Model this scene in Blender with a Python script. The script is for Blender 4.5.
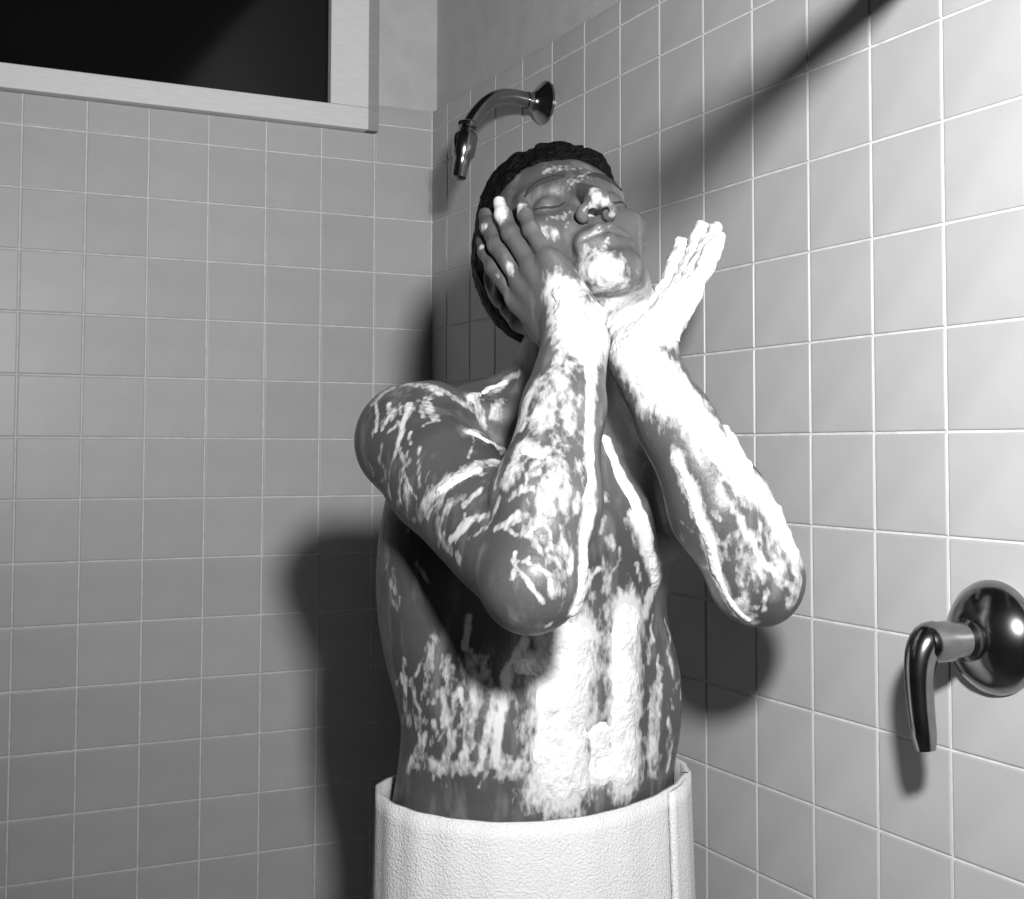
import bpy, bmesh, math, random
import numpy as np
from mathutils import Vector, Matrix
for o in list(bpy.data.objects): bpy.data.objects.remove(o)
SC = bpy.context.scene
C = SC.collection
random.seed(7)

# ------------------------------------------------------------------ camera
FPX, PITCH, ROLL, YAW = 1309.83, 0.0483, 0.0026, 0.4559
PCX, PCY, IW, IH = 508.0, 387.0, 1024.0, 899.0          # lens axis of the photograph, picture size
CAM = np.array([-1.0001, -2.3846, 1.36])
_cw, _sw, _cp, _sp = math.cos(YAW), math.sin(YAW), math.cos(PITCH), math.sin(PITCH)
AF = np.array([_sw*_cp, _cw*_cp, _sp]); _R = np.array([_cw, -_sw, 0.0]); _U = np.cross(_R, AF)
AR = math.cos(ROLL)*_R + math.sin(ROLL)*_U
AU = -math.sin(ROLL)*_R + math.cos(ROLL)*_U
cd = bpy.data.cameras.new('camera'); cam = bpy.data.objects.new('camera', cd); C.objects.link(cam)
cd.sensor_fit = 'HORIZONTAL'; cd.sensor_width = 36.0; cd.lens = 36.0*FPX/IW
cd.shift_x = (IW/2-PCX)/IW; cd.shift_y = (PCY-IH/2)/IW
cd.clip_start = 0.02
cam.matrix_world = Matrix(((AR[0], AU[0], -AF[0], CAM[0]), (AR[1], AU[1], -AF[1], CAM[1]), (AR[2], AU[2], -AF[2], CAM[2]), (0, 0, 0, 1)))
SC.camera = cam
def at(x, y, d): return CAM + d*(AF + AR*(x-PCX)/FPX - AU*(y-PCY)/FPX)

def proj(P): q = np.asarray(P)-CAM; d = q@AF; return (round(PCX+FPX*(q@AR)/d), round(PCY-FPX*(q@AU)/d), round(float(d), 3))

# ------------------------------------------------------------------ world and flash
w = bpy.data.worlds.new('world'); SC.world = w; w.use_nodes = True
w.node_tree.nodes['Background'].inputs[0].default_value = (1, 1, 1, 1)
w.node_tree.nodes['Background'].inputs[1].default_value = 0.018
FLASH = Vector((-0.81, -2.33, 1.66))
ld = bpy.data.lights.new('flash_lamp', 'SPOT'); ld.shadow_soft_size = 0.045; ld.energy = 146.0; ld.spot_size = math.radians(168); ld.spot_blend = 1.0
lamp = bpy.data.objects.new('flash_lamp', ld); C.objects.link(lamp); lamp.location = FLASH
lamp.rotation_euler = (Vector((.05, -1.45, 1.93))-FLASH).to_track_quat('-Z', 'Y').to_euler()
vs = SC.view_settings
vs.view_transform = 'Standard'; vs.look = 'None'; vs.gamma = 1.0; vs.exposure = 0.0; vs.use_curve_mapping = False

# ------------------------------------------------------------------ materials
def mat(name, col, rough=0.5, metal=0.0, spec=0.5, noise=None, bump=None, rnd=0.0, coat=0.0, sss=0.0, coords='Object', emit=None):
    """noise=(scale, amount, detail, stretch) varies the grey; bump=(scale, strength, distance)"""
    m = bpy.data.materials.new(name); m.use_nodes = True
    nt = m.node_tree; N = nt.nodes; L = nt.links; b = N['Principled BSDF']
    b.inputs['Base Color'].default_value = (col, col, col, 1)
    b.inputs['Roughness'].default_value = rough; b.inputs['Metallic'].default_value = metal
    b.inputs['Specular IOR Level'].default_value = spec; b.inputs['Coat Weight'].default_value = coat
    if sss: b.inputs['Subsurface Weight'].default_value = sss; b.inputs['Subsurface Radius'].default_value = (.01, .01, .01)
    tc = N.new('ShaderNodeTexCoord'); val = None
    if noise:
        n = N.new('ShaderNodeTexNoise'); n.inputs['Scale'].default_value = noise[0]; n.inputs['Detail'].default_value = noise[2]
        mp = N.new('ShaderNodeMapping'); mp.inputs['Scale'].default_value = noise[3]
        L.new(tc.outputs[coords], mp.inputs[0]); L.new(mp.outputs[0], n.inputs[0])
        r = N.new('ShaderNodeMapRange'); r.inputs[1].default_value = .3; r.inputs[2].default_value = .7
        r.inputs[3].default_value = col*(1-noise[1]); r.inputs[4].default_value = col*(1+noise[1])
        L.new(n.outputs[0], r.inputs[0]); val = r.outputs[0]
    if rnd:
        oi = N.new('ShaderNodeObjectInfo'); r2 = N.new('ShaderNodeMapRange'); r2.inputs[3].default_value = 1-rnd; r2.inputs[4].default_value = 1+rnd
        L.new(oi.outputs['Random'], r2.inputs[0]); mu = N.new('ShaderNodeMath'); mu.operation = 'MULTIPLY'
        if val is None: mu.inputs[0].default_value = col
        else: L.new(val, mu.inputs[0])
        L.new(r2.outputs[0], mu.inputs[1]); val = mu.outputs[0]
    if val is not None: L.new(val, b.inputs['Base Color'])
    if bump:
        n2 = N.new('ShaderNodeTexNoise'); n2.inputs['Scale'].default_value = bump[0]; n2.inputs['Detail'].default_value = 6
        L.new(tc.outputs[coords], n2.inputs[0]); bp = N.new('ShaderNodeBump'); bp.inputs['Strength'].default_value = bump[1]; bp.inputs['Distance'].default_value = bump[2]
        L.new(n2.outputs[0], bp.inputs['Height']); L.new(bp.outputs[0], b.inputs['Normal'])
    return m
M = {}
M['tile'] = mat('glazed_tile', .46, .38, spec=.35, noise=(14, .05, 4, (1, 1, 1)), bump=(9, .12, .004), rnd=.035)
M['cap'] = mat('glazed_cap_tile', .46, .34, spec=.4, noise=(14, .05, 4, (1, 1, 1)), rnd=.035)
M['grout'] = mat('white_grout', .67, .9, spec=.1, noise=(60, .12, 5, (1, 1, 1)), bump=(300, .4, .001))
M['plaster'] = mat('painted_plaster', .52, .8, spec=.2, noise=(25, .06, 6, (1, 1, 1)), bump=(160, .25, .002))
M['casing'] = mat('painted_wood', .75, .5, noise=(30, .05, 4, (1, 1, 8)))
M['band'] = mat('grey_edge_band', .32, .5, noise=(30, .06, 4, (1, 1, 4)))
M['pane'] = mat('night_glass', .006, .08, spec=.4)
M['chrome'] = mat('chrome', .30, .18, metal=1.0, noise=(40, .2, 3, (1, 1, 1)))
M['floor'] = mat('floor_mosaic', .35, .5, noise=(40, .2, 3, (1, 1, 1)), bump=(90, .3, .002))
M['hair'] = mat('wet_dark_hair', .003, .55, spec=.10, bump=(170, .9, .006))
M['brow'] = mat('eyebrow_hair', .028, .7, spec=.1)
M['foam'] = mat('soap_lather', .74, .75, spec=.2, noise=(70, .16, 6, (1, 1, 1)), bump=(190, .8, .004))
M['towel'] = mat('white_terry', .75, .95, spec=.1, bump=(420, .8, .003))
SKIN = .076
def skin_material():
    m = mat('wet_skin', .10, .36, spec=.5, sss=.0)
    nt = m.node_tree; N = nt.nodes; L = nt.links; b = N['Principled BSDF']
    tc = N.new('ShaderNodeTexCoord')
    def nz(scale, st, det=5):
        n = N.new('ShaderNodeTexNoise'); n.inputs['Scale'].default_value = scale; n.inputs['Detail'].default_value = det
        mp = N.new('ShaderNodeMapping'); mp.inputs['Scale'].default_value = st
        L.new(tc.outputs['Object'], mp.inputs[0]); L.new(mp.outputs[0], n.inputs[0]); return n.outputs[0]
    def mr(src, a, c, lo, hi):
        r = N.new('ShaderNodeMapRange'); r.inputs[1].default_value = a; r.inputs[2].default_value = c; r.inputs[3].default_value = lo; r.inputs[4].default_value = hi
        L.new(src, r.inputs[0]); return r.outputs[0]
    def math_(op, x, y):
        n = N.new('ShaderNodeMath'); n.operation = op
        for i, v in enumerate((x, y)):
            if isinstance(v, (int, float)): n.inputs[i].default_value = v
            else: L.new(v, n.inputs[i])
        return n.outputs[0]
    def attr(nm): n = N.new('ShaderNodeAttribute'); n.attribute_name = nm; return n.outputs['Fac']
    base = mr(nz(9, (1, 1, 1)), .3, .7, SKIN*.78, SKIN*1.25)
    film = math_('MULTIPLY', mr(nz(30, (1.6, 1.6, .5), 7), .52, .74, 0, .11), attr('film'))     # thin dried runs on the skin
    rag = math_('ADD', mr(nz(70, (1.2, 1.2, .6), 6), .25, .75, -.36, .36), mr(nz(210, (1, 1, .5), 3), .25, .75, -.30, .30))
    cover = mr(math_('ADD', attr('soap'), rag), .44, 1.06, 0, 1)
    skin_ = math_('ADD', base, film)
    mx = N.new('ShaderNodeMix'); mx.data_type = 'FLOAT'; L.new(cover, mx.inputs[0]); L.new(skin_, mx.inputs[2]); mx.inputs[3].default_value = .57
    L.new(mx.outputs[0], b.inputs['Base Color'])
    L.new(mr(cover, 0, 1, .40, .8), b.inputs['Roughness'])
    bp = N.new('ShaderNodeBump'); bp.inputs['Strength'].default_value = .25; bp.inputs['Distance'].default_value = .002
    L.new(nz(180, (1, 1, 1)), bp.inputs['Height']); L.new(bp.outputs[0], b.inputs['Normal'])
    return m
M['skin'] = skin_material()

# ------------------------------------------------------------------ helpers
def link(name, me, m, parent=None, smooth=False):
    o = bpy.data.objects.new(name, me); C.objects.link(o)
    if m is not None and not me.materials: me.materials.append(m)
    if parent: o.parent = parent
    if smooth: me.polygons.foreach_set('use_smooth', [True]*len(me.polygons))
    return o
def tag(o, label=None, cat=None, group=None, kind=None):
    for k, v in (('label', label), ('category', cat), ('group', group), ('kind', kind)):
        if v: o[k] = v
    return o
def empty(name, loc):
    o = bpy.data.objects.new(name, None); C.objects.link(o); o.location = loc; o.empty_display_size = .05; return o
def box_mesh(name, x0, x1, y0, y1, z0, z1, bev=0.0):
    bm = bmesh.new(); bmesh.ops.create_cube(bm, size=1.0)
    for v in bm.verts: v.co = Vector(((x0+x1)/2+v.co.x*(x1-x0), (y0+y1)/2+v.co.y*(y1-y0), (z0+z1)/2+v.co.z*(z1-z0)))
    if bev: bmesh.ops.bevel(bm, geom=list(bm.edges), offset=bev, segments=2, profile=.5, affect='EDGES')
    me = bpy.data.meshes.new(name); bm.to_mesh(me); bm.free(); return me
def sweep(name, pts, radii, seg=20, caps=True):
    """round tube through pts with a radius at each"""
    P = [Vector(p) for p in pts]; bm = bmesh.new(); rings = []; prev = None
    for i, p in enumerate(P):
        t = (P[min(i+1, len(P)-1)]-P[max(i-1, 0)])
        t = t.normalized() if t.length > 1e-9 else Vector((0, 0, 1))
        if prev is None: prev = t.orthogonal().normalized()
        u = (prev-t*prev.dot(t)).normalized(); v = t.cross(u); prev = u
        rings.append([bm.verts.new(p+(u*math.cos(a)+v*math.sin(a))*radii[i]) for a in [2*math.pi*k/seg for k in range(seg)]])
    for a, b in zip(rings, rings[1:]):
        for k in range(seg): bm.faces.new((a[k], a[(k+1) % seg], b[(k+1) % seg], b[k]))
    if caps: bm.faces.new(rings[0][::-1]); bm.faces.new(rings[-1])
    bmesh.ops.recalc_face_normals(bm, faces=bm.faces)
    me = bpy.data.meshes.new(name); bm.to_mesh(me); bm.free(); return me
def lathe(name, origin, axis, prof, seg=36):
    """prof = [(distance along axis, radius)]"""
    o = Vector(origin); a = Vector(axis).normalized()
    pts = [o+a*d for d, r in prof]; bm = bmesh.new(); u = a.orthogonal().normalized(); v = a.cross(u); rings = []
    for p, (d, r) in zip(pts, prof):
        rings.append([bm.verts.new(p+(u*math.cos(t)+v*math.sin(t))*max(r, 1e-4)) for t in [2*math.pi*k/seg for k in range(seg)]])
    for x, y in zip(rings, rings[1:]):
        for k in range(seg): bm.faces.new((x[k], x[(k+1) % seg], y[(k+1) % seg], y[k]))
    bm.faces.new(rings[0][::-1]); bm.faces.new(rings[-1]); bmesh.ops.recalc_face_normals(bm, faces=bm.faces)
    me = bpy.data.meshes.new(name); bm.to_mesh(me); bm.free(); return me
def autosmooth(o, ang=40):
    me = o.data; me.polygons.foreach_set('use_smooth', [True]*len(me.polygons))
    try: me.set_sharp_from_angle(angle=math.radians(ang))
    except Exception: pass
    return o
def bez(p0, p1, p2, p3, n):
    P = [Vector(p) for p in (p0, p1, p2, p3)]
    return [P[0]*(1-t)**3+P[1]*3*t*(1-t)**2+P[2]*3*t*t*(1-t)+P[3]*t**3 for t in [i/(n-1) for i in range(n)]]

# ------------------------------------------------------------------ the room
T = 0.108; Z6 = CAM[2]+0.0203                    # tile pitch; height of the level joint at eye height
ZTOP1 = Z6+5*T; ZCUT = ZTOP1+0.70*T; ZCAP = ZCUT+0.36*T
PD = 0.016                                        # tiles stand this proud of the plaster
WX1, WZ0 = -0.117, 1.977                          # right and lower edge of the window surround
fl = link('floor', box_mesh('floor', -3.0, 0.2, -3.4, 0.2, -0.1, 0.0), M['floor']); tag(fl, kind='structure')
wl = link('wall_left', box_mesh('wall_left', -2.6, PD+.14, PD, PD+.14, 0.0, 2.7), M['plaster']); tag(wl, kind='structure')
wr = link('wall_right', box_mesh('wall_right', PD, PD+.14, -3.0, PD-.0005, 0.0, 2.7), M['plaster']); tag(wr, kind='structure')
GR = 0.0022                                       # joints lie this deep behind the tile faces
bm = bmesh.new()
def grout_box(bm, x0, x1, y0, y1, z0, z1):
    r = bmesh.ops.create_cube(bm, size=1.0)
    for v in r['verts']: v.co = Vector(((x0+x1)/2+v.co.x*(x1-x0), (y0+y1)/2+v.co.y*(y1-y0), (z0+z1)/2+v.co.z*(z1-z0)))
grout_box(bm, -2.6, GR, GR, PD-.0002, 0.001, WZ0-.001); grout_box(bm, WX1+.001, GR, GR, PD-.0002, WZ0-.001, ZCAP-.004)
me = bpy.data.meshes.new('grout'); bm.to_mesh(me); bm.free(); link('grout', me, M['grout'], wl)
bm = bmesh.new(); grout_box(bm, GR, PD-.0002, -3.0, GR, 0.001, ZCAP-.004)
me = bpy.data.meshes.new('grout'); bm.to_mesh(me); bm.free(); link('grout', me, M['grout'], wr)
JW = 0.0015                                       # half a joint
def tile_verts(a0, a1, z0, z1, out, cap=False):
    """tile on plane: a = along wall, out(a, depth, z) -> xyz; depth is measured out of the wall"""
    a0 += JW; a1 -= JW; z0 += JW; z1 -= JW; c = .0012; V = []; F = []
    for dep, ins in ((-.010, 0), (-.0011, 0), (-.0003, c*.45), (0.0, c*1.6)):
        zt = z1-ins if not cap else z1-(0 if ins == 0 else (.004 if dep < 0 else .011))
        V += [out(a0+ins, dep, z0+ins), out(a1-ins, dep, z0+ins), out(a1-ins, dep, zt), out(a0+ins, dep, zt)]
    for r in range(3):
        for k in range(4): F.append((r*4+k, r*4+(k+1) % 4, r*4+4+(k+1) % 4, r*4+4+k))
    F.append((12, 13, 14, 15)); return V, F
cache = {}
def make_tile(wall, side, a0, a1, z0, z1, cap=False):
    key = (side, round(a1-a0, 4), round(z1-z0, 4), cap)
    if key not in cache:
        h = (a1-a0)/2; zz = (z1-z0)/2
        out = (lambda a, d, z: (a, -d, z)) if side == 'L' else (lambda a, d, z: (-d, -a, z))
        V, F = tile_verts(-h, h, -zz, zz, out, cap)
        me = bpy.data.meshes.new('tile'); me.from_pydata(V, [], F)
        bm = bmesh.new(); bm.from_mesh(me); bmesh.ops.recalc_face_normals(bm, faces=bm.faces)
        for f in bm.faces: f.smooth = False
        bm.to_mesh(me); bm.free(); me.materials.append(M['cap' if cap else 'tile']); cache[key] = me
    o = bpy.data.objects.new('cap_tile' if cap else 'tile', cache[key]); C.objects.link(o); o.parent = wall
    am = (a0+a1)/2; zm = (z0+z1)/2
    o.location = (am, 0, zm) if side == 'L' else (0, -am, zm)
    e = .0045                                     # each piece sits a touch out of true
    o.rotation_euler = (random.uniform(-e, e)*.5, random.uniform(-.002, .002), random.uniform(-e, e)*.5) if side == 'L' else (random.uniform(-.002, .002), random.uniform(-e, e)*.5, random.uniform(-e, e)*.5)
    return o
rest = {'L': ([], []), 'R': ([], [])}
def far_tile(side, a0, a1, z0, z1):
    V, F = tile_verts(a0, a1, z0, z1, (lambda a, d, z: (a, -d, z)) if side == 'L' else (lambda a, d, z: (-d, -a, z)))
    n = len(rest[side][0]); rest[side][0].extend(V); rest[side][1].extend([tuple(i+n for i in f) for f in F])
rows = [(Z6+(5-k-1)*T, Z6+(5-k)*T) for k in range(18)]; rows = [(max(a, .002), b) for a, b in rows if b > .03]
lj = [0.0]+[-0.0127-k*T for k in range(1, 24)]                    # joints along the left wall
rj = [0.0]+[0.0754+k*T for k in range(0, 27)]                     # joints along the right wall
for i in range(len(lj)-1):
    a1, a0 = lj[i], lj[i+1]
    for (z0, z1) in rows: (make_tile(wl, 'L', a0, a1, z0, z1) if (i < 12 and z0 > .25) else far_tile('L', a0, a1, z0, z1))
    if a1 > WX1+.02:
        b0 = max(a0, WX1)
        make_tile(wl, 'L', b0, a1, ZTOP1, ZCUT); make_tile(wl, 'L', b0, a1, ZCUT, ZCAP, True)
        if a0 < WX1: make_tile(wl, 'L', a0, WX1, ZTOP1, WZ0)
    else: (make_tile(wl, 'L', a0, a1, ZTOP1, WZ0) if i < 12 else far_tile('L', a0, a1, ZTOP1, WZ0))
for i in range(len(rj)-1):
    a0, a1 = rj[i], rj[i+1]
    for (z0, z1) in rows: (make_tile(wr, 'R', a0, a1, z0, z1) if (i < 17 and z0 > .45) else far_tile('R', a0, a1, z0, z1))
    if i < 17: make_tile(wr, 'R', a0, a1, ZTOP1, ZCUT); make_tile(wr, 'R', a0, a1, ZCUT, ZCAP, True)
    else: far_tile('R', a0, a1, ZTOP1, ZCUT); far_tile('R', a0, a1, ZCUT, ZCAP)
for s, wll in (('L', wl), ('R', wr)):
    me = bpy.data.meshes.new('tile_field'); me.from_pydata(rest[s][0], [], rest[s][1])
    bm = bmesh.new(); bm.from_mesh(me); bmesh.ops.recalc_face_normals(bm, faces=bm.faces); bm.to_mesh(me); bm.free()
    tag(link('tile_field', me, M['tile'], wll), kind='stuff')

# window high in the left wall, night behind it
win = empty('window_1', (-.75, PD, WZ0)); tag(win, kind='structure')
def wpart(name, x0, x1, y0, y1, z0, z1, m, bev=.002):
    o = link(name, box_mesh(name, x0+.75, x1+.75, y0-PD, y1-PD, z0-WZ0, z1-WZ0, bev), m, win); return o
WL, WZ1 = -1.45, 2.56; PX1, PZ0 = -0.219, 2.020
wpart('pane', WL+.06, PX1+.004, -.004, PD-.0005, PZ0-.004, WZ1-.06, M['pane'], 0)
wpart('sill_rail', WL+.03, -0.142, -.022, PD-.0005, WZ0, PZ0, M['casing'])
wpart('side_rail', PX1, -0.142, -.0215, PD-.0005, PZ0+.0003, WZ1-.03, M['casing'])
wpart('side_rail', WL+.03, WL+.06, -.0215, PD-.0005, PZ0+.0003, WZ1-.03, M['casing'])
wpart('head_rail', WL+.06, PX1, -.0215, PD-.0005, WZ1-.06, WZ1-.03, M['casing'])
wpart('edge_band', -0.1417, WX1, -.010, PD-.0005, WZ0+.002, WZ1, M['band'])  # darker grey strip along the outer edge of the casing
wpart('edge_band', WL, WL+.0297, -.010, PD-.0005, WZ0+.002, WZ1, M['band'])

# shower arm and head on the right wall
SY, SZ = -.482, 1.936
sh = empty('shower_fixture', (0, SY, SZ)); tag(sh, 'small chrome shower head on a bent pipe above the head', 'shower head')
def child(name, me, m, par, sm=40): o = link(name, me, m, par); autosmooth(o, sm); return o
child('flange', lathe('flange', (0, 0, 0), (-1, 0, 0), [(0, .036), (.004, .036), (.010, .030), (.018, .019), (.026, .0145), (.034, .0145)]), M['chrome'], sh)
arc = [Vector((-.02, 0, 0)), Vector((-.04, 0, .002))]+bez((-.05, 0, .003), (-.10, -.005, .006), (-.125, -.01, -.025), (-.148, -.016, -.062), 14)
child('arm', sweep('arm', arc, [.0125]*len(arc), 18), M['chrome'], sh)
hd = Vector((-.2, -.05, -1)).normalized(); h0 = arc[-1]
child('ball_joint', lathe('ball_joint', h0-hd*.010, hd, [(0, .0135), (.003, .0165), (.010, .0165), (.013, .012), (.018, .0125)], 24), M['chrome'], sh)
child('spray_head', lathe('spray_head', h0+hd*.006, hd, [(0, .010), (.003, .016), (.010, .0195), (.040, .0185), (.046, .014), (.060, .0125), (.078, .0115), (.080, .009)], 24), M['chrome'], sh)

# mixing valve near the right edge
VY, VZ = -1.432, 1.178
vv = empty('shower_valve', (0, VY, VZ)); tag(vv, 'round chrome shower valve with a lever handle pointing down', 'valve')
child('escutcheon', lathe('escutcheon', (0, 0, 0), (-1, 0, 0), [(0, .056), (.004, .056), (.010, .0535), (.018, .047), (.026, .037), (.030, .028), (.033, .022)], 48), M['chrome'], vv)
child('stem', lathe('stem', (-.031, 0, 0), (-1, 0, 0), [(0, .021), (.010, .021), (.013, .017), (.028, .016), (.031, .0195), (.054, .019), (.060, .015), (.062, .006)], 32), M['chrome'], vv)
lev = bez((-.070, 0, .006), (-.098, .006, .004), (-.098, .004, -.03), (-.093, -.002, -.10), 16)
child('lever', sweep('lever', lev, [.013, .0155, .017, .0175, .0172, .0165, .016, .0152, .0146, .014, .0134, .013, .0126, .0123, .012, .0095], 18), M['chrome'], vv)
# unseen bar, added so the flash throws a shadow down the right wall
rd = empty('shadow_bar', (0, -1.36, 1.892)); tag(rd, 'unseen metal bar added above the picture to throw the blurred shadow on the right wall', 'bar')
S0 = Vector((0, -1.36, 1.892)); S1 = Vector((0, -.78, 1.71)); BO = Vector((0, -1.36, 1.892))
b1 = FLASH+(S1-FLASH)*.37
child('bar', sweep('bar', [S0-BO, b1-BO], [.017, .017], 20), M['chrome'], rd)
child('wall_flange', lathe('wall_flange', S0-BO, (-1, 0, 0), [(0, .03), (.004, .03), (.010, .02)], 28), M['chrome'], rd)

# ------------------------------------------------------------------ signed distance modelling for the figure
def nrm(v): v = np.asarray(v, float); return v/np.linalg.norm(v)
class RC:                                           # tapered capsule
    def __init__(s, a, b, ra, rb): s.a = np.asarray(a, float); s.b = np.asarray(b, float); s.ra = ra; s.rb = rb; s.c = (s.a+s.b)/2; s.r = np.linalg.norm(s.b-s.a)/2+max(ra, rb)
    def ev(s, p):
        ba = s.b-s.a; L2 = max(ba@ba, 1e-12); h = np.clip((p-s.a)@ba/L2, 0, 1)
        q = p-s.a-h[:, None]*ba; return np.sqrt(np.einsum('ij,ij->i', q, q))-(s.ra+(s.rb-s.ra)*h)
class EL:                                           # ellipsoid with its own axes (rows)
    def __init__(s, c, r, A=np.eye(3)): s.c = np.asarray(c, float); s.rr = np.asarray(r, float); s.A = np.asarray(A, float); s.r = float(max(r))
    def ev(s, p):
        q = (p-s.c)@s.A.T; u = q/s.rr; k0 = np.sqrt(np.einsum('ij,ij->i', u, u)); v = u/s.rr
        k1 = np.sqrt(np.einsum('ij,ij->i', v, v))+1e-9; return k0*(k0-1)/k1
class UN:                                           # blend of children in order; ('sub', k, leaf) carves
    def __init__(s, k, ch):
        s.k = k; s.ch = [c if isinstance(c, tuple) else ('add', k, c) for c in ch]
        cs = np.array([c[2].c for c in s.ch if c[0] == 'add']); s.c = (cs.min(0)+cs.max(0))/2
        s.r = max(np.linalg.norm(c[2].c-s.c)+c[2].r for c in s.ch if c[0] == 'add')+.01
    def ev(s, p, cc=None, R=0):
        d = None
        for op, k, ch in s.ch:
            if cc is not None and np.linalg.norm(cc-ch.c)-ch.r > R+.05: continue
            e = ch.ev(p, cc, R) if isinstance(ch, UN) else ch.ev(p)
            if e is None: continue
            if op == 'add':
                if d is None: d = e
                else: h = np.maximum(k-np.abs(d-e), 0)/k; d = np.minimum(d, e)-h*h*k*.25
            elif d is not None:
                e = -e; h = np.maximum(k-np.abs(d-e), 0)/k; d = np.maximum(d, e)+h*h*k*.25
        return d
def field(node, lo, hi, vox, ch=12):
    """distance on a grid, worked out only near the surface"""
    n = (np.ceil((hi-lo)/vox/ch).astype(int))*ch+1
    F = np.full(n, .05, np.float32); nb = (n-1)//ch; R = vox*ch*.87
    idx = np.argwhere(np.ones(nb, bool)); cen = lo+(idx+.5)*ch*vox
    d = np.concatenate([node.ev(cen[i:i+40000]) for i in range(0, len(cen), 40000)])
    g = np.stack(np.meshgrid(*[np.arange(ch+1)]*3, indexing='ij'), -1).reshape(-1, 3)*vox
    act = np.zeros(nb, bool)
    for (i, j, k), c, dd in zip(idx, cen, d):
        sl = (slice(i*ch, i*ch+ch+1), slice(j*ch, j*ch+ch+1), slice(k*ch, k*ch+ch+1))
        if abs(dd) > R*1.5+.022:
            if dd < 0: F[i*ch:i*ch+ch+1, j*ch:j*ch+ch+1, k*ch:k*ch+ch+1] = np.minimum(F[sl], -.05)
            continue
        e = node.ev(g+(lo+np.array([i, j, k])*ch*vox), c, R)
        if e is None: continue
        act[i, j, k] = True
        F[sl] = e.reshape(ch+1, ch+1, ch+1)
    return F
def nets(F, lo, vox):
    """surface nets: one vertex in each crossed cell"""
    S = F < 0; n = np.array(F.shape)
    cor = [(a, b, c) for a in (0, 1) for b in (0, 1) for c in (0, 1)]
    cnt = np.zeros(n-1, np.int8)
    for a, b, c in cor: cnt += S[a:n[0]-1+a, b:n[1]-1+b, c:n[2]-1+c]
    cells = np.argwhere((cnt > 0) & (cnt < 8)); del cnt
    acc = np.zeros((len(cells), 3)); num = np.zeros(len(cells))
    val = {c: F[cells[:, 0]+c[0], cells[:, 1]+c[1], cells[:, 2]+c[2]] for c in cor}
    for ax in range(3):
        for c in cor:
            if c[ax]: continue
            e = list(c); e[ax] = 1; v0, v1 = val[c], val[tuple(e)]; m = (v0 < 0) != (v1 < 0)
            t = v0[m]/(v0[m]-v1[m]); p = np.tile(np.array(c, float), (m.sum(), 1)); p[:, ax] = t; acc[m] += p; num[m] += 1
    V = lo+(cells+acc/num[:, None])*vox
    I = np.full(n-1, -1, np.int32); I[cells[:, 0], cells[:, 1], cells[:, 2]] = np.arange(len(cells))
    Q = []
    for ax in range(3):
        sl0 = [slice(None)]*3; sl1 = [slice(None)]*3; sl0[ax] = slice(0, -1); sl1[ax] = slice(1, None)
        e = np.argwhere(S[tuple(sl0)] != S[tuple(sl1)]); b, c = (ax+1) % 3, (ax+2) % 3
        e = e[(e[:, b] > 0) & (e[:, c] > 0) & (e[:, b] < n[b]-1) & (e[:, c] < n[c]-1)]
        flip = S[e[:, 0], e[:, 1], e[:, 2]]
        def ix(db, dc): q = e.copy(); q[:, b] -= db; q[:, c] -= dc; return I[q[:, 0], q[:, 1], q[:, 2]]
        q = np.stack([ix(1, 1), ix(0, 1), ix(0, 0), ix(1, 0)], 1); q[~flip] = q[~flip][:, ::-1]; Q.append(q)
    Q = np.concatenate(Q); return V, Q[(Q >= 0).all(1)]
def mesh_np(name, V, Q):
    me = bpy.data.meshes.new(name); me.vertices.add(len(V)); me.vertices.foreach_set('co', np.ascontiguousarray(V, np.float32).ravel())
    me.loops.add(len(Q)*4); me.loops.foreach_set('vertex_index', np.ascontiguousarray(Q, np.int32).ravel())
    me.polygons.add(len(Q)); me.polygons.foreach_set('loop_start', np.arange(len(Q), dtype=np.int32)*4)
    me.polygons.foreach_set('use_smooth', np.ones(len(Q), bool)); me.update(calc_edges=True); me.validate(); return me
_rng = np.random.default_rng(3); _TB = _rng.random((64, 64, 64)).astype(np.float32)
def vnoise(p, s):
    q = p*s; i = np.floor(q).astype(int); f = q-i; f = f*f*(3-2*f); out = 0
    for a in (0, 1):
        for b in (0, 1):
            for c in (0, 1):
                wgt = (f[:, 0] if a else 1-f[:, 0])*(f[:, 1] if b else 1-f[:, 1])*(f[:, 2] if c else 1-f[:, 2])
                out = out+wgt*_TB[(i[:, 0]+a) & 63, (i[:, 1]+b) & 63, (i[:, 2]+c) & 63]
    return out*2-1

# ---- directions: r = across the picture, u = up, f = away from the lens, all level in the room
HF = nrm([AF[0], AF[1], 0]); HR = np.array([HF[1], -HF[0], 0]); HU = np.array([0, 0, 1.0])
def dirv(r, u, f): return nrm(HR*r+HU*u+HF*f)

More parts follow.
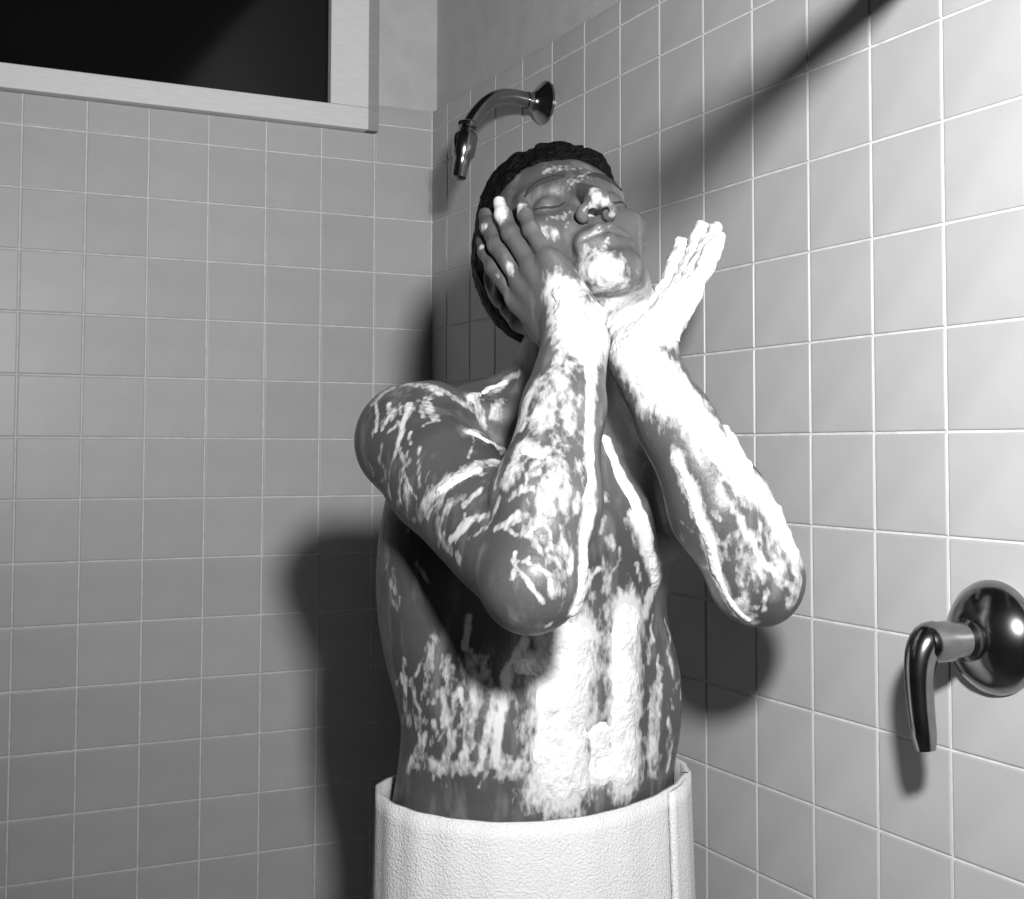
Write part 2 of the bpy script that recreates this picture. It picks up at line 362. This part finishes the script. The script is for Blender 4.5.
# ---- torso
ty = math.radians(33); TFV = nrm(-HF*math.cos(ty)+HR*math.sin(ty)); TXV = nrm(HR*math.cos(ty)+HF*math.sin(ty)); TB = np.array([TXV, TFV, HU])
TC = at(541, 640, 1.46)
def tp(x, y, z, lean=0): return np.array([TC[0], TC[1], 0])+TXV*x+TFV*y+HU*z
def te(x, y, z, a, b, c, tilt=0):
    A = TB
    if tilt:
        ct, st = math.cos(tilt), math.sin(tilt); A = np.array([TXV*ct+HU*st, TFV, -TXV*st+HU*ct])
    return EL(tp(x, y, z), (a, b, c), A)
torso = UN(.05, [
    te(0, 0, 1.24, .160, .112, .20), ('add', .05, te(0, -.01, 1.345, .150, .088, .085)), ('add', .06, te(0, 0, 1.05, .166, .104, .17)),
    ('add', .06, te(0, -.012, .93, .172, .112, .13)),
    ('add', .03, te(-.125, -.035, 1.22, .052, .070, .15)), ('add', .03, te(.125, -.035, 1.22, .052, .070, .15)),
    ('add', .03, te(-.075, .070, 1.285, .082, .050, .062, -.25)), ('add', .03, te(.075, .070, 1.285, .082, .050, .062, .25)),
    ('add', .025, te(-.034, .072, 1.17, .030, .030, .040)), ('add', .025, te(.034, .072, 1.17, .030, .030, .040)),
    ('add', .025, te(-.034, .074, 1.105, .031, .030, .038)), ('add', .025, te(.034, .074, 1.105, .031, .030, .038)),
    ('add', .025, te(-.034, .072, 1.03, .032, .030, .050)), ('add', .025, te(.034, .072, 1.03, .032, .030, .050)),
    ('add', .03, te(-.10, .035, 1.08, .050, .060, .09)), ('add', .03, te(.10, .035, 1.08, .050, .060, .09)),
    ('add', .04, te(-.075, -.075, .88, .085, .075, .095)), ('add', .04, te(.075, -.075, .88, .085, .075, .095)),
    ('add', .035, RC(tp(0, -.05, 1.395), tp(-.135, -.02, 1.38), .040, .034)), ('add', .035, RC(tp(0, -.05, 1.395), tp(.135, -.02, 1.38), .040, .034)),
    ('add', .015, RC(tp(-.02, .062, 1.385), tp(-.15, .03, 1.415), .009, .010)), ('add', .015, RC(tp(.02, .062, 1.385), tp(.15, .03, 1.415), .009, .010)),
    ('sub', .02, RC(tp(0, .135, 1.10), tp(0, .132, .98), .006, .006)), ('sub', .012, EL(tp(0, .118, 1.035), (.008, .018, .011), TB)),
])
# ---- head: x to his left, y out of the face, z to the crown
hf = dirv(.14, .66, -.74); hz = np.array(HR*(-.13)+HU); hz = nrm(hz-hf*(hz@hf)); hx = np.cross(hf, hz)
if hx@HR < 0: hx = -hx
HS = 1.045; HO = at(600, 213, 1.30)-hf*.104*HS+hz*.046*HS; HB = np.array([hx, hf, hz])
def hp(x, y, z): return HO+(hx*x+hf*y+hz*z)*HS
def he(x, y, z, a, b, c): return EL(hp(x, y, z), (a*HS, b*HS, c*HS), HB)
def hc(p, q, ra, rb): return RC(hp(*p), hp(*q), ra*HS, rb*HS)
print('head', {k: proj(hp(*v)) for k, v in dict(nose=(0, .12, -.036), mouth=(0, .1, -.0695), chin=(0, .095, -.105), brow=(0, .092, .02), crown=(0, .05, .11), earL=(-.078, -.01, 0), right=(.06, .05, -.02)).items()})
skull = UN(.02, [he(0, -.012, .030, .076, .097, .084), ('add', .025, he(0, .035, .040, .062, .052, .052))])
def both(k, f): return [('add', k, f(-1)), ('add', k, f(1))]
head = UN(.02, [skull, ('add', .022, he(0, .034, -.030, .060, .054, .068)),
    *both(.018, lambda s: hc((s*.054, .000, -.055), (s*.014, .076, -.098), .021, .017)),
    ('add', .015, he(0, .079, -.098, .022, .020, .017)),
    *both(.02, lambda s: he(s*.046, .056, -.022, .023, .024, .017)),
    *both(.014, lambda s: hc((s*.010, .086, .018), (s*.046, .068, .022), .0105, .009)),
    *[('sub', .012, he(s*.033, .102, .000, .018, .018, .013)) for s in (-1, 1)],
    *both(.004, lambda s: he(s*.032, .0725, .001, .0155, .0145, .0125)),
    ('add', .009, hc((0, .086, .016), (0, .110, -.030), .0075, .0105)), ('add', .006, he(0, .111, -.035, .0125, .011, .010)),
    *both(.005, lambda s: he(s*.0135, .099, -.039, .0078, .010, .0075)),
    ('add', .012, he(0, .085, -.068, .030, .014, .020)),
    ('add', .003, hc((-.022, .086, -.066), (-.005, .0985, -.0625), .0045, .0065)), ('add', .003, hc((.022, .086, -.066), (.005, .0985, -.0625), .0045, .0065)),
    ('add', .003, hc((-.018, .086, -.0745), (0, .0955, -.0765), .005, .0078)), ('add', .003, hc((.018, .086, -.0745), (0, .0955, -.0765), .005, .0078)),
    ('sub', .003, hc((-.025, .091, -.0695), (0, .1055, -.0695), .0018, .0030)), ('sub', .003, hc((.025, .091, -.0695), (0, .1055, -.0695), .0018, .0030)),
    *[('sub', .002, hc((s*.0068, .106, -.049), (s*.0078, .101, -.040), .0042, .0045)) for s in (-1, 1)],
    *[('sub', .010, he(s*.046, .094, -.060, .006, .012, .020)) for s in (-1, 1)],
    ('sub', .010, he(0, .108, -.0875, .016, .009, .0055)),
    *both(.004, lambda s: he(s*.077, -.014, -.006, .008, .018, .031)),
    *[('sub', .005, he(s*.087, -.008, -.004, .007, .009, .017)) for s in (-1, 1)],
])
neck = UN(.03, [RC(hp(.004, -.026, -.055), tp(.02, -.012, 1.40), .054, .056), RC(hp(0, .030, -.075), tp(0, .035, 1.395), .030, .032)])
# ---- arms
def arm(S, E, W):
    S, E, W = (np.asarray(v) for v in (S, E, W)); ax = nrm(E-S); fa = nrm(W-E); side = nrm(np.cross(ax, fa))
    inn = nrm(np.cross(side, ax))
    if inn@fa < 0: inn = -inn
    m = S+(E-S)*.52; print('arm', round(np.linalg.norm(E-S), 3), round(np.linalg.norm(W-E), 3))
    up = UN(.025, [RC(S, E, .052, .040), RC(S-ax*.004, S+ax*.075, .058, .050), RC(m+inn*.016-ax*.05, m+inn*.018+ax*.045, .036, .034), RC(m-inn*.018-ax*.07, m-inn*.012+ax*.07, .036, .032)])
    b = nrm(np.cross(fa, side))
    fo = UN(.018, [RC(E, E+fa*.075, .041, .0475), RC(E+fa*.075, E+fa*.17, .0475, .036), RC(E+fa*.17, W-fa*.012, .036, .0265), RC(W-fa*.03+side*.010, W+side*.012, .021, .0205), RC(W-fa*.03-side*.010, W-side*.012, .021, .0205),
        ('add', .012, RC(E-fa*.018, E-fa*.002, .024, .036))])
    return up, fo
SR, ERr, WRr = at(414, 442, 1.375), at(531, 580, 1.145), at(577, 338, 1.245)
SL, ELl, WLl = at(664, 432, 1.535), at(757, 578, 1.275), at(641, 356, 1.300)
upR, foR = arm(SR, ERr, WRr); upL, foL = arm(SL, ELl, WLl)
shp = 1.0
def hand(W, d, n, s, curl, spread, thumb):
    d = nrm(d); n = nrm(n-d*(n@d)); s0 = np.cross(d, n); s = s0 if s0@s > 0 else -s0
    offs = (.031, .0105, -.0105, -.030); bl = (.092, .096, .091, .082); seg = ((.044, .026, .021), (.049, .030, .022), (.045, .028, .021), (.036, .021, .019)); rad = (.0095, .0098, .0093, .0082)
    palm = [RC(W, W+d*.02, .024, .022)]; fingers = []
    for i in range(4):
        base = W+d*bl[i]+s*offs[i]+n*(-.002 if i in (1, 2) else .001)
        palm.append(RC(W+d*.012+s*offs[i]*.55, base-d*.008, .0165, .0125))
        a = 0.0; p = base; ch = []; r = rad[i]; sp = spread[i]
        prev = base-d*.012
        ch.append(RC(prev, base, r*1.12, r*1.12))
        for j in range(3):
            a += curl[i][j]; dd = nrm(d*math.cos(a)+n*math.sin(a)+s*sp); q = p+dd*seg[i][j]
            ch.append(RC(p, q, r*(1.08 if j == 0 else 1.04), r*(.97 if j < 2 else .86))); ch.append(RC(p, p+dd*.001, r*1.09, r*1.09))
            nail = None
            r *= .93; p = q
        fingers.append(UN(.003, ch))
    palm += [RC(W+d*.022+s*.020+n*.008, W+d*.058+s*.030+n*.013, .019, .016), RC(W+d*.02-s*.018+n*.008, W+d*.065-s*.026+n*.008, .017, .013)]
    t0 = W+d*.028+s*.026+n*.008; t1 = W+d*.062+s*.050+n*.020; td = nrm(d*thumb[0]+s*thumb[1]+n*thumb[2]); t2 = t1+td*.034; td2 = nrm(d*(thumb[0]+.3)+s*(thumb[1]-.15)+n*thumb[2]); t3 = t2+td2*.027
    th = UN(.004, [RC(t0, t1, .017, .0125), RC(t1, t2, .0122, .0108), RC(t2, t3, .0112, .0088)])
    fs = UN(.0012, fingers)
    return UN(.010, [*palm, ('add', .006, fs), ('add', .010, th)])
handL = hand(WLl, dirv(.47, .72, .50), dirv(-.75, .55, -.22), dirv(-.3, .2, .9), ((.10, .12, .06), (.08, .10, .05), (.05, .08, .05), (.0, .06, .05)), (.05, .02, -.02, -.05), (.8, .45, .35))
handR = hand(WRr, dirv(-.50, .74, .45), dirv(.74, .10, .60), dirv(-.7, -.3, .4), ((.05, .20, .12), (.06, .20, .12), (.05, .20, .12), (.05, .20, .12)), (.06, .02, -.03, -.07), (.8, .5, .2))
body = UN(.03, [UN(.03, [torso, ('add', .03, upR), ('add', .03, upL)]), ('add', .03, neck), ('add', .014, head), ('add', .014, foR), ('add', .014, foL), ('add', .004, UN(.010, [handR])), ('add', .004, UN(.010, [handL]))])
# wrists blend into the hands more softly than hands into the face
body = UN(.03, [UN(.03, [torso, ('add', .03, upR), ('add', .03, upL), ('add', .03, neck), ('add', .012, head)]),
    ('add', .008, UN(.014, [foR, handR])), ('add', .008, UN(.014, [foL, handL])),
    ('add', .022, RC(ERr, ERr+nrm(SR-ERr)*.03, .040, .036)), ('add', .022, RC(ELl, ELl+nrm(SL-ELl)*.03, .040, .036))])
VOX = 0.0025
lo = np.array([body.c[i]-body.r for i in range(3)])
pts = np.array([tp(-.2, -.14, .80), tp(.2, .14, .80), tp(-.2, .14, .8), tp(.2, -.14, .8), SR-.08, SL+.08, SR+.08, SL-.08, ERr-.07, ERr+.07, ELl-.07, ELl+.07, hp(0, 0, 0)-.14, hp(0, 0, 0)+.15, WLl+dirv(.47, .72, .5)*.21, WRr+dirv(-.43, .74, .52)*.21])
lo, hi = pts.min(0)-.03, pts.max(0)+.03; lo[2] = .80
Fb = field(body, lo, hi, VOX)
Vb, Qb = nets(Fb, lo, VOX)
# legs, hidden by the towel and below the picture, on a coarser grid
legs = []
for s in (-1, 1):
    hipj, kn, an = tp(s*.085, -.01, .88), tp(s*.10, .01, .49), tp(s*.11, -.02, .085)
    legs += [RC(hipj, kn, .088, .056), RC(kn, kn+(an-kn)*.35, .054, .056), RC(kn+(an-kn)*.35, an, .056, .036), RC(an-HU*.045, tp(s*.125, .13, .024), .038, .024), RC(tp(s*.105, .12, .020), tp(s*.145, .125, .018), .020, .018), RC(an-HU*.055+TFV*-.02, an-HU*.055, .030, .030)]
low = UN(.03, [te(0, -.012, .93, .160, .105, .10)]+legs)
lo2 = np.minimum(tp(-.25, -.2, 0), tp(.25, .25, 0)); lo2 = np.array([TC[0]-.28, TC[1]-.28, -.02]); hi2 = np.array([TC[0]+.28, TC[1]+.28, 1.06])
Fl = field(low, lo2, hi2, .007); Vl, Ql = nets(Fl, lo2, .007); Vl[:, 2] = np.maximum(Vl[:, 2]-Vl[:, 2].min()*1.0, 0.0)
person = empty('person', (TC[0], TC[1], 0)); tag(person, 'man covered in soap lather, face tipped back between his raised hands', 'person')
off = np.array([TC[0], TC[1], 0])
def pobj(name, V, Q, m):
    me = mesh_np(name, V-off, Q); return link(name, me, m, person)
bo = pobj('body', np.concatenate([Vb, Vl]), np.concatenate([Qb, Ql+len(Vb)]), M['skin'])
# soap film strength: lighter on face, heavy on arms and flank
Va = np.concatenate([Vb, Vl]); hd_ = np.linalg.norm(Va-HO, axis=1)
film = np.clip((hd_-.11)/.05, .8, 1).astype(np.float32)
a_ = bo.data.attributes.new('film', 'FLOAT', 'POINT'); a_.data.foreach_set('value', film)

# ---- lather: runs and heaps laid on the skin along traced strokes
def cast(px):
    px = np.asarray(px, float); D = AF+AR*((px[:, 0]-PCX)/FPX)[:, None]-AU*((px[:, 1]-PCY)/FPX)[:, None]
    t = np.full(len(px), .85)
    for _ in range(90): t = t+np.clip(body.ev(CAM+D*t[:, None]), -.01, .05)*.8
    return CAM+D*t[:, None], t
# heaps with real thickness: (points, half-width px, height m, raggedness)
ST = [
 ([(620, 335), (645, 360), (660, 385)], 24, .0045, .7),
 ([(662, 372), (686, 402), (715, 438), (745, 478), (775, 513), (792, 548)], 17, .0060, .9),
 ([(728, 434), (745, 470)], 13, .009, .9),
 ([(676, 458), (692, 496), (708, 536), (716, 572)], 8, .0040, .6), ([(716, 572), (732, 604), (748, 620)], 5, .0035, .6),
 ([(562, 292), (572, 318), (584, 345)], 17, .0050, .9), ([(600, 312), (590, 350)], 13, .0045, .8),
 ([(592, 350), (590, 400), (591, 455), (587, 500)], 7, .0045, .6),
 ([(602, 405), (606, 440), (622, 478), (640, 512), (650, 550), (656, 582)], 8, .0045, .7),
 ([(470, 432), (486, 441), (503, 450)], 5, .006, .6), ([(500, 452), (525, 450), (542, 455)], 8, .0045, 1.2),
 ([(440, 490), (458, 478), (478, 470)], 7, .004, 1.2),
 ([(470, 398), (488, 388), (505, 382)], 5, .005, 1.1),
 ([(572, 650), (564, 690), (563, 730), (564, 772)], 35, .0045, .5), ([(628, 622), (627, 690), (627, 730), (626, 772)], 22, .0045, .5), ([(588, 520), (584, 560), (576, 610), (570, 640)], 10, .0045, .6), ([(600, 735), (598, 772)], 16, .0035, .7), ([(520, 665), (545, 665)], 10, .0035, .7),
 ([(582, 570), (574, 610)], 10, .004, .9),
]
# thin film, with nose highlights and a lit flank patch painted in: (points, half-width px, strength)
FS = [
 ([(600, 330), (640, 305), (670, 280)], 30, 1.1), ([(625, 335), (645, 365), (660, 395)], 26, 1.1), ([(615, 345), (628, 375)], 12, .9),
 ([(664, 372), (688, 404), (716, 440), (746, 478), (776, 514), (794, 552)], 20, 1.1), ([(796, 540), (800, 575), (792, 600)], 9, .8),
 ([(720, 488), (748, 536), (764, 564), (792, 588)], 5, .9), ([(768, 524), (784, 580)], 9, .75), ([(666, 524), (684, 556), (700, 588)], 4, .8), ([(744, 585), (750, 615)], 6, .75), ([(735, 540), (752, 590)], 10, .55),
 ([(676, 456), (692, 496), (708, 536), (716, 572), (732, 604), (750, 622)], 8, 1.0),
 ([(560, 290), (572, 320), (586, 350)], 20, 1.1), ([(600, 310), (590, 350)], 15, 1.1),
 ([(572, 350), (553, 387), (540, 420)], 16, .78), ([(545, 380), (527, 400), (512, 440)], 9, .85), ([(575, 400), (568, 440)], 12, .68), ([(556, 476), (567, 505)], 10, .66), ([(533, 527), (557, 565)], 12, .62), ([(560, 440), (552, 470), (545, 500)], 14, .6), ([(565, 540), (556, 590)], 9, .6),
 ([(590, 350), (590, 463), (587, 510)], 7, 1.1), ([(587, 510), (570, 570), (547, 627)], 3.5, 1.0),
 ([(512, 560), (528, 582), (543, 603)], 2.6, 1.0), ([(512, 560), (532, 564), (550, 575)], 2.4, .9), ([(500, 523), (515, 535)], 3, .8),
 ([(470, 432), (500, 450)], 6, 1.1), ([(500, 450), (520, 448), (542, 452)], 11, .95), ([(520, 455), (507, 483)], 10, .85), ([(545, 455), (535, 470)], 9, .8),
 ([(420, 515), (428, 500), (445, 485), (473, 470)], 10, .85), ([(470, 470), (500, 462)], 8, .85), ([(450, 540), (463, 530), (477, 517)], 4, 1.0), ([(487, 527), (500, 497)], 3, .95), ([(440, 520), (455, 500)], 6, .75), ([(457, 557), (459, 559)], 6, .95), ([(435, 515), (440, 540), (452, 552)], 6, .7), ([(465, 505), (480, 490)], 4, .9),
 ([(373, 402), (388, 390), (407, 384), (440, 392)], 6, .78), ([(440, 392), (462, 402), (480, 414)], 5, .75), ([(410, 403), (402, 430), (397, 450), (390, 497)], 3.5, 1.0), ([(382, 450), (382, 517)], 3.5, 1.0), ([(427, 403), (435, 420)], 5, .95), ([(400, 448), (404, 465), (400, 480)], 3, .8), ([(420, 447), (420, 487)], 3, .8), ([(378, 420), (392, 415)], 8, .62), ([(413, 530), (417, 563), (428, 582)], 2.6, 1.0), ([(400, 500), (408, 530)], 3, .8), ([(372, 430), (370, 470)], 4, .6), ([(408, 490), (406, 515)], 8, .58), ([(470, 400), (505, 382)], 7, .9), ([(505, 378), (518, 374)], 5, .9), ([(478, 408), (483, 425)], 6, .75), ([(500, 400), (495, 420)], 7, .6),
 ([(570, 645), (564, 690), (564, 730), (564, 775)], 35, 1.25), ([(525, 662), (540, 660)], 12, 1.0), ([(540, 655), (548, 642)], 8, .8), ([(628, 612), (627, 690), (627, 775)], 22, 1.25), ([(600, 745), (600, 775)], 14, .95), ([(505, 768), (540, 770)], 12, .9),
 ([(590, 505), (585, 540), (583, 570), (574, 610), (568, 635)], 11, 1.1), ([(602, 440), (636, 516), (648, 556), (657, 582), (645, 612)], 8, 1.1), ([(610, 540), (606, 590)], 6, .7), ([(620, 590), (617, 610)], 3.5, .85), ([(600, 640), (605, 660)], 8, .65),
 ([(525, 641), (508, 672), (500, 712), (494, 765)], 5.5, 1.15), ([(469, 617), (465, 647)], 4, 1.1), ([(497, 690), (486, 735), (480, 768)], 4, .95),
 ([(405, 660), (405, 710)], 4, .8), ([(442, 690), (452, 742)], 5, .85), ([(470, 668), (478, 700), (468, 735)], 9, .75), ([(445, 660), (452, 690)], 9, .65), ([(482, 660), (490, 690)], 6, .65), ([(455, 735), (440, 772)], 6, .85), ([(425, 735), (408, 770)], 5, .85), ([(470, 735), (462, 772)], 5, .85), ([(400, 720), (420, 720)], 10, .6), ([(390, 570), (398, 612)], 9, .55), ([(430, 640), (425, 700)], 8, .58), ([(415, 760), (470, 768)], 9, .72), ([(393, 740), (392, 770)], 4, .7),  # flank runs; the upper pale patch is lit skin painted as film
 ([(669, 600), (670, 660), (668, 770)], 4, .85), ([(681, 610), (683, 700), (681, 770)], 3.5, .8), ([(655, 690), (652, 772)], 8, .85), ([(675, 650), (675, 760)], 9, .6),
 ([(592, 262), (604, 272), (612, 284)], 19, .9), ([(585, 285), (600, 292)], 10, .8),
 ([(592, 205), (590, 214)], 4.5, .95), ([(598, 200), (610, 204), (612, 214)], 5, .9), ([(593, 190), (600, 200)], 7, .7), ([(618, 192), (632, 196), (640, 202)], 8, .75), ([(560, 222), (545, 235)], 14, .5), ([(575, 180), (600, 176)], 9, .55), ([(545, 170), (575, 168)], 6, .55), ([(590, 252), (605, 248)], 12, .5),  # face film; the nose strokes paint its highlights into the colour
 ([(497, 201), (499, 216)], 8, 1.1), ([(519, 208), (520, 226)], 6, 1.05), ([(484, 226), (482, 246)], 4, .85), ([(490, 250), (498, 275)], 4, .6), ([(490, 290), (496, 310)], 3, .9), ([(508, 262), (512, 275)], 4, .75),
]
rs = random.Random(11)
for (x0, x1, y0, y1, dx, dy, n) in ((368, 440, 395, 520, -.1, 1, 22), (425, 520, 455, 560, .6, -.75, 20), (510, 592, 400, 600, .25, -1, 26), (400, 495, 645, 765, -.1, 1, 34), (680, 785, 470, 605, .5, .85, 22), (648, 684, 600, 765, 0, 1, 12), (560, 640, 480, 620, .2, 1, 10)):
    for _ in range(n):
        x, y = rs.uniform(x0, x1), rs.uniform(y0, y1); l = rs.uniform(8, 32); a = math.atan2(dy, dx)+rs.uniform(-.5, .5); c = rs.uniform(-.35, .35)
        FS.append(([(x, y), (x+math.cos(a)*l*.5, y+math.sin(a)*l*.5), (x+math.cos(a+c)*l, y+math.sin(a+c)*l)], rs.uniform(1.6, 4.2), rs.uniform(.5, .95)))
def field_of(strokes, grow=1.0):
    hit, tt = cast([q for s in strokes for q in s[0]]); k = 0
    for s in strokes:
        P = hit[k:k+len(s[0])]; tm = tt[k:k+len(s[0])]; k += len(s[0])
        for a, b, ta, tb in zip(P[:-1], P[1:], tm[:-1], tm[1:]):
            if abs(ta-tb) > .12: continue                            # stroke crosses from one limb to another: leave the gap
            yield s, a, b, s[1]*(ta+tb)/2/FPX*grow
Tth = np.full(Fb.shape, -.02, np.float32); n3 = np.array(Fb.shape)
for s, a, b, r in field_of(ST):
    hgt, rag = s[2], s[3]
    i0 = np.clip(np.floor((np.minimum(a, b)-r*1.3-lo)/VOX).astype(int), 0, n3-2); i1 = np.clip(np.ceil((np.maximum(a, b)+r*1.3-lo)/VOX).astype(int)+1, 1, n3-1)
    sl = tuple(slice(x, y) for x, y in zip(i0, i1)); sub = Fb[sl]; m = np.abs(sub) < .016; ii = np.argwhere(m)
    if not len(ii): continue
    p = lo+(ii+i0)*VOX; ba = b-a; h = np.clip((p-a)@ba/max(ba@ba, 1e-9), 0, 1); q = p-a-h[:, None]*ba; d = np.sqrt((q*q).sum(1))/r
    nz = vnoise(p+5, 60)*.6+vnoise(p+9, 150)*.55+vnoise(p+3, 260)*.35
    th = hgt*(.8-d**2*1.25+nz*rag*.85); th = np.where(d > 1.25, -.02, np.minimum(th, hgt*1.35))
    cur = Tth[sl]; cur[m] = np.maximum(cur[m], th.astype(np.float32))
# the hand on the right is lathered all over
i0 = np.clip(np.floor((handL.c-handL.r-lo)/VOX).astype(int), 0, n3-2); i1 = np.clip(np.ceil((handL.c+handL.r-lo)/VOX).astype(int), 1, n3-1)
sl = tuple(slice(x, y) for x, y in zip(i0, i1)); m = np.abs(Fb[sl]) < .012; p = lo+(np.argwhere(m)+i0)*VOX; dh = handL.ev(p)
nz = vnoise(p+5, 55)*.5+vnoise(p+9, 130)*.5+vnoise(p+3, 240)*.4
th = np.where(dh < Fb[sl][m]+.003, .0016+nz*.0032, -.02); cur = Tth[sl]; cur[m] = np.maximum(cur[m], th.astype(np.float32))
Fo = np.maximum(Fb-Tth, -(Fb+.004)); Fo[Tth < -.015] = .02                # a coat that hugs the skin
Vf, Qf = nets(Fo, lo, VOX)
print('lather', len(Qf), 'body', len(Qb))
la = pobj('lather', Vf, Qf, M['foam']); tag(la, 'thick white soap lather'); la['kind'] = 'stuff'
soap = np.zeros(len(Va), np.float32)
for s, a, b, r in field_of(FS):
    c = (a+b)/2; R = np.linalg.norm(b-a)/2+r*2
    m = np.where((np.abs(Va-c) < R).all(1))[0]; p = Va[m]; ba = b-a; h = np.clip((p-a)@ba/max(ba@ba, 1e-9), 0, 1); q = p-a-h[:, None]*ba; d = np.sqrt((q*q).sum(1))/r
    soap[m] = np.maximum(soap[m], s[2]*np.clip(1.45-d*.75, 0, 1)**1.2)
m = np.where(np.linalg.norm(Va-handL.c, axis=1) < handL.r)[0]; dh = handL.ev(Va[m]); soap[m] = np.maximum(soap[m], np.clip(1-(dh-.002)/.01, 0, 1)*.95)
a_ = bo.data.attributes.new('soap', 'FLOAT', 'POINT'); a_.data.foreach_set('value', soap)

# ---- hair and brows
hlo = HO-.17; hn = 116; hv = .003
g = np.stack(np.meshgrid(*[np.arange(hn)]*3, indexing='ij'), -1).reshape(-1, 3)*hv+hlo
hl = (g-HO)@HB.T/HS; ds = skull.ev(g)
line = np.interp(hl[:, 1], [-.12, -.06, -.035, -.02, .012, .022, .04, .06, .10], [-.085, -.07, -.040, -.005, -.012, .022, .052, .064, .066])
rise = hl[:, 2]-line+vnoise(g+4, 60)*.006+vnoise(g+8, 170)*.005; fore = .012*np.exp(-(((hl-np.array([.046, .066, .072]))/np.array([.024, .030, .024]))**2).sum(1)); nz = vnoise(g, 80)*.0018+vnoise(g+2, 200)*.0012
thk = np.clip(rise*.50, -.02, .011+.008*np.clip((hl[:, 1]+.01)/.06, 0, 1)*np.clip((hl[:, 2]-.05)/.04, 0, 1))+np.where(rise > 0, nz+fore, nz*.5+fore*.5)
Vh, Qh = nets((ds-thk).reshape(hn, hn, hn).astype(np.float32), hlo, hv)
dsv = skull.ev(Vh); pobj('hair', Vh, Qh, M['hair'])
for s in (-1, 1):
    for nm, prof, rr in (('eyebrow', ((.012, .021), (.022, .026), (.034, .028), (.044, .025), (.052, .019)), (.0014, .0036, .0038, .0028, .001)),
                         ('eyelash', ((.018, -.003), (.025, -.0068), (.033, -.0078), (.041, -.0055), (.047, -.001)), (.0006, .0011, .0013, .0012, .0006))):
        pp = np.array([hp(s*x, .130, z) for x, z in prof]); t = np.zeros(len(pp))
        for _ in range(70): t += body.ev(pp-hf*t[:, None])*.8
        pp = pp-hf*(t-.0003)[:, None]-off
        link(nm, sweep(nm, [Vector(q) for q in pp], rr, 8), M['brow'], person, True)

# ---- towel round the hips, below the edge of the photograph
bm = bmesh.new(); NS, NR = 120, 26; ring = []
for j in range(NR):
    z = .992-j*.018; k = j/(NR-1)
    row = []
    for i in range(NS+10):
        a = 2*math.pi*i/NS+.6; over = .008*max(0, (i-NS+4)/12)
        rx = .184+.012*k+over; ry = .124+.016*k+over
        fd = 1+(.010+.022*k)*math.sin(a*9+1.2*math.sin(a*3))*(.3+.7*k)+.006*math.sin(a*23+j*.1)
        dz = .006*math.sin(a*2+1)
        c = TXV*(math.cos(a)*rx*fd)+TFV*(math.sin(a)*ry*fd-.008)
        row.append(bm.verts.new((c[0], c[1], z+dz)))
    ring.append(row)
for a, b in zip(ring, ring[1:]):
    for i in range(len(a)-1): bm.faces.new((a[i], b[i], b[i+1], a[i+1]))
bmesh.ops.recalc_face_normals(bm, faces=bm.faces)
me = bpy.data.meshes.new('towel'); bm.to_mesh(me); bm.free()
tw = link('towel', me, M['towel'], person, True); tag(tw, 'white terry towel wrapped round the hips')
md = tw.modifiers.new('thickness', 'SOLIDIFY'); md.thickness = .006; md.offset = 1.0
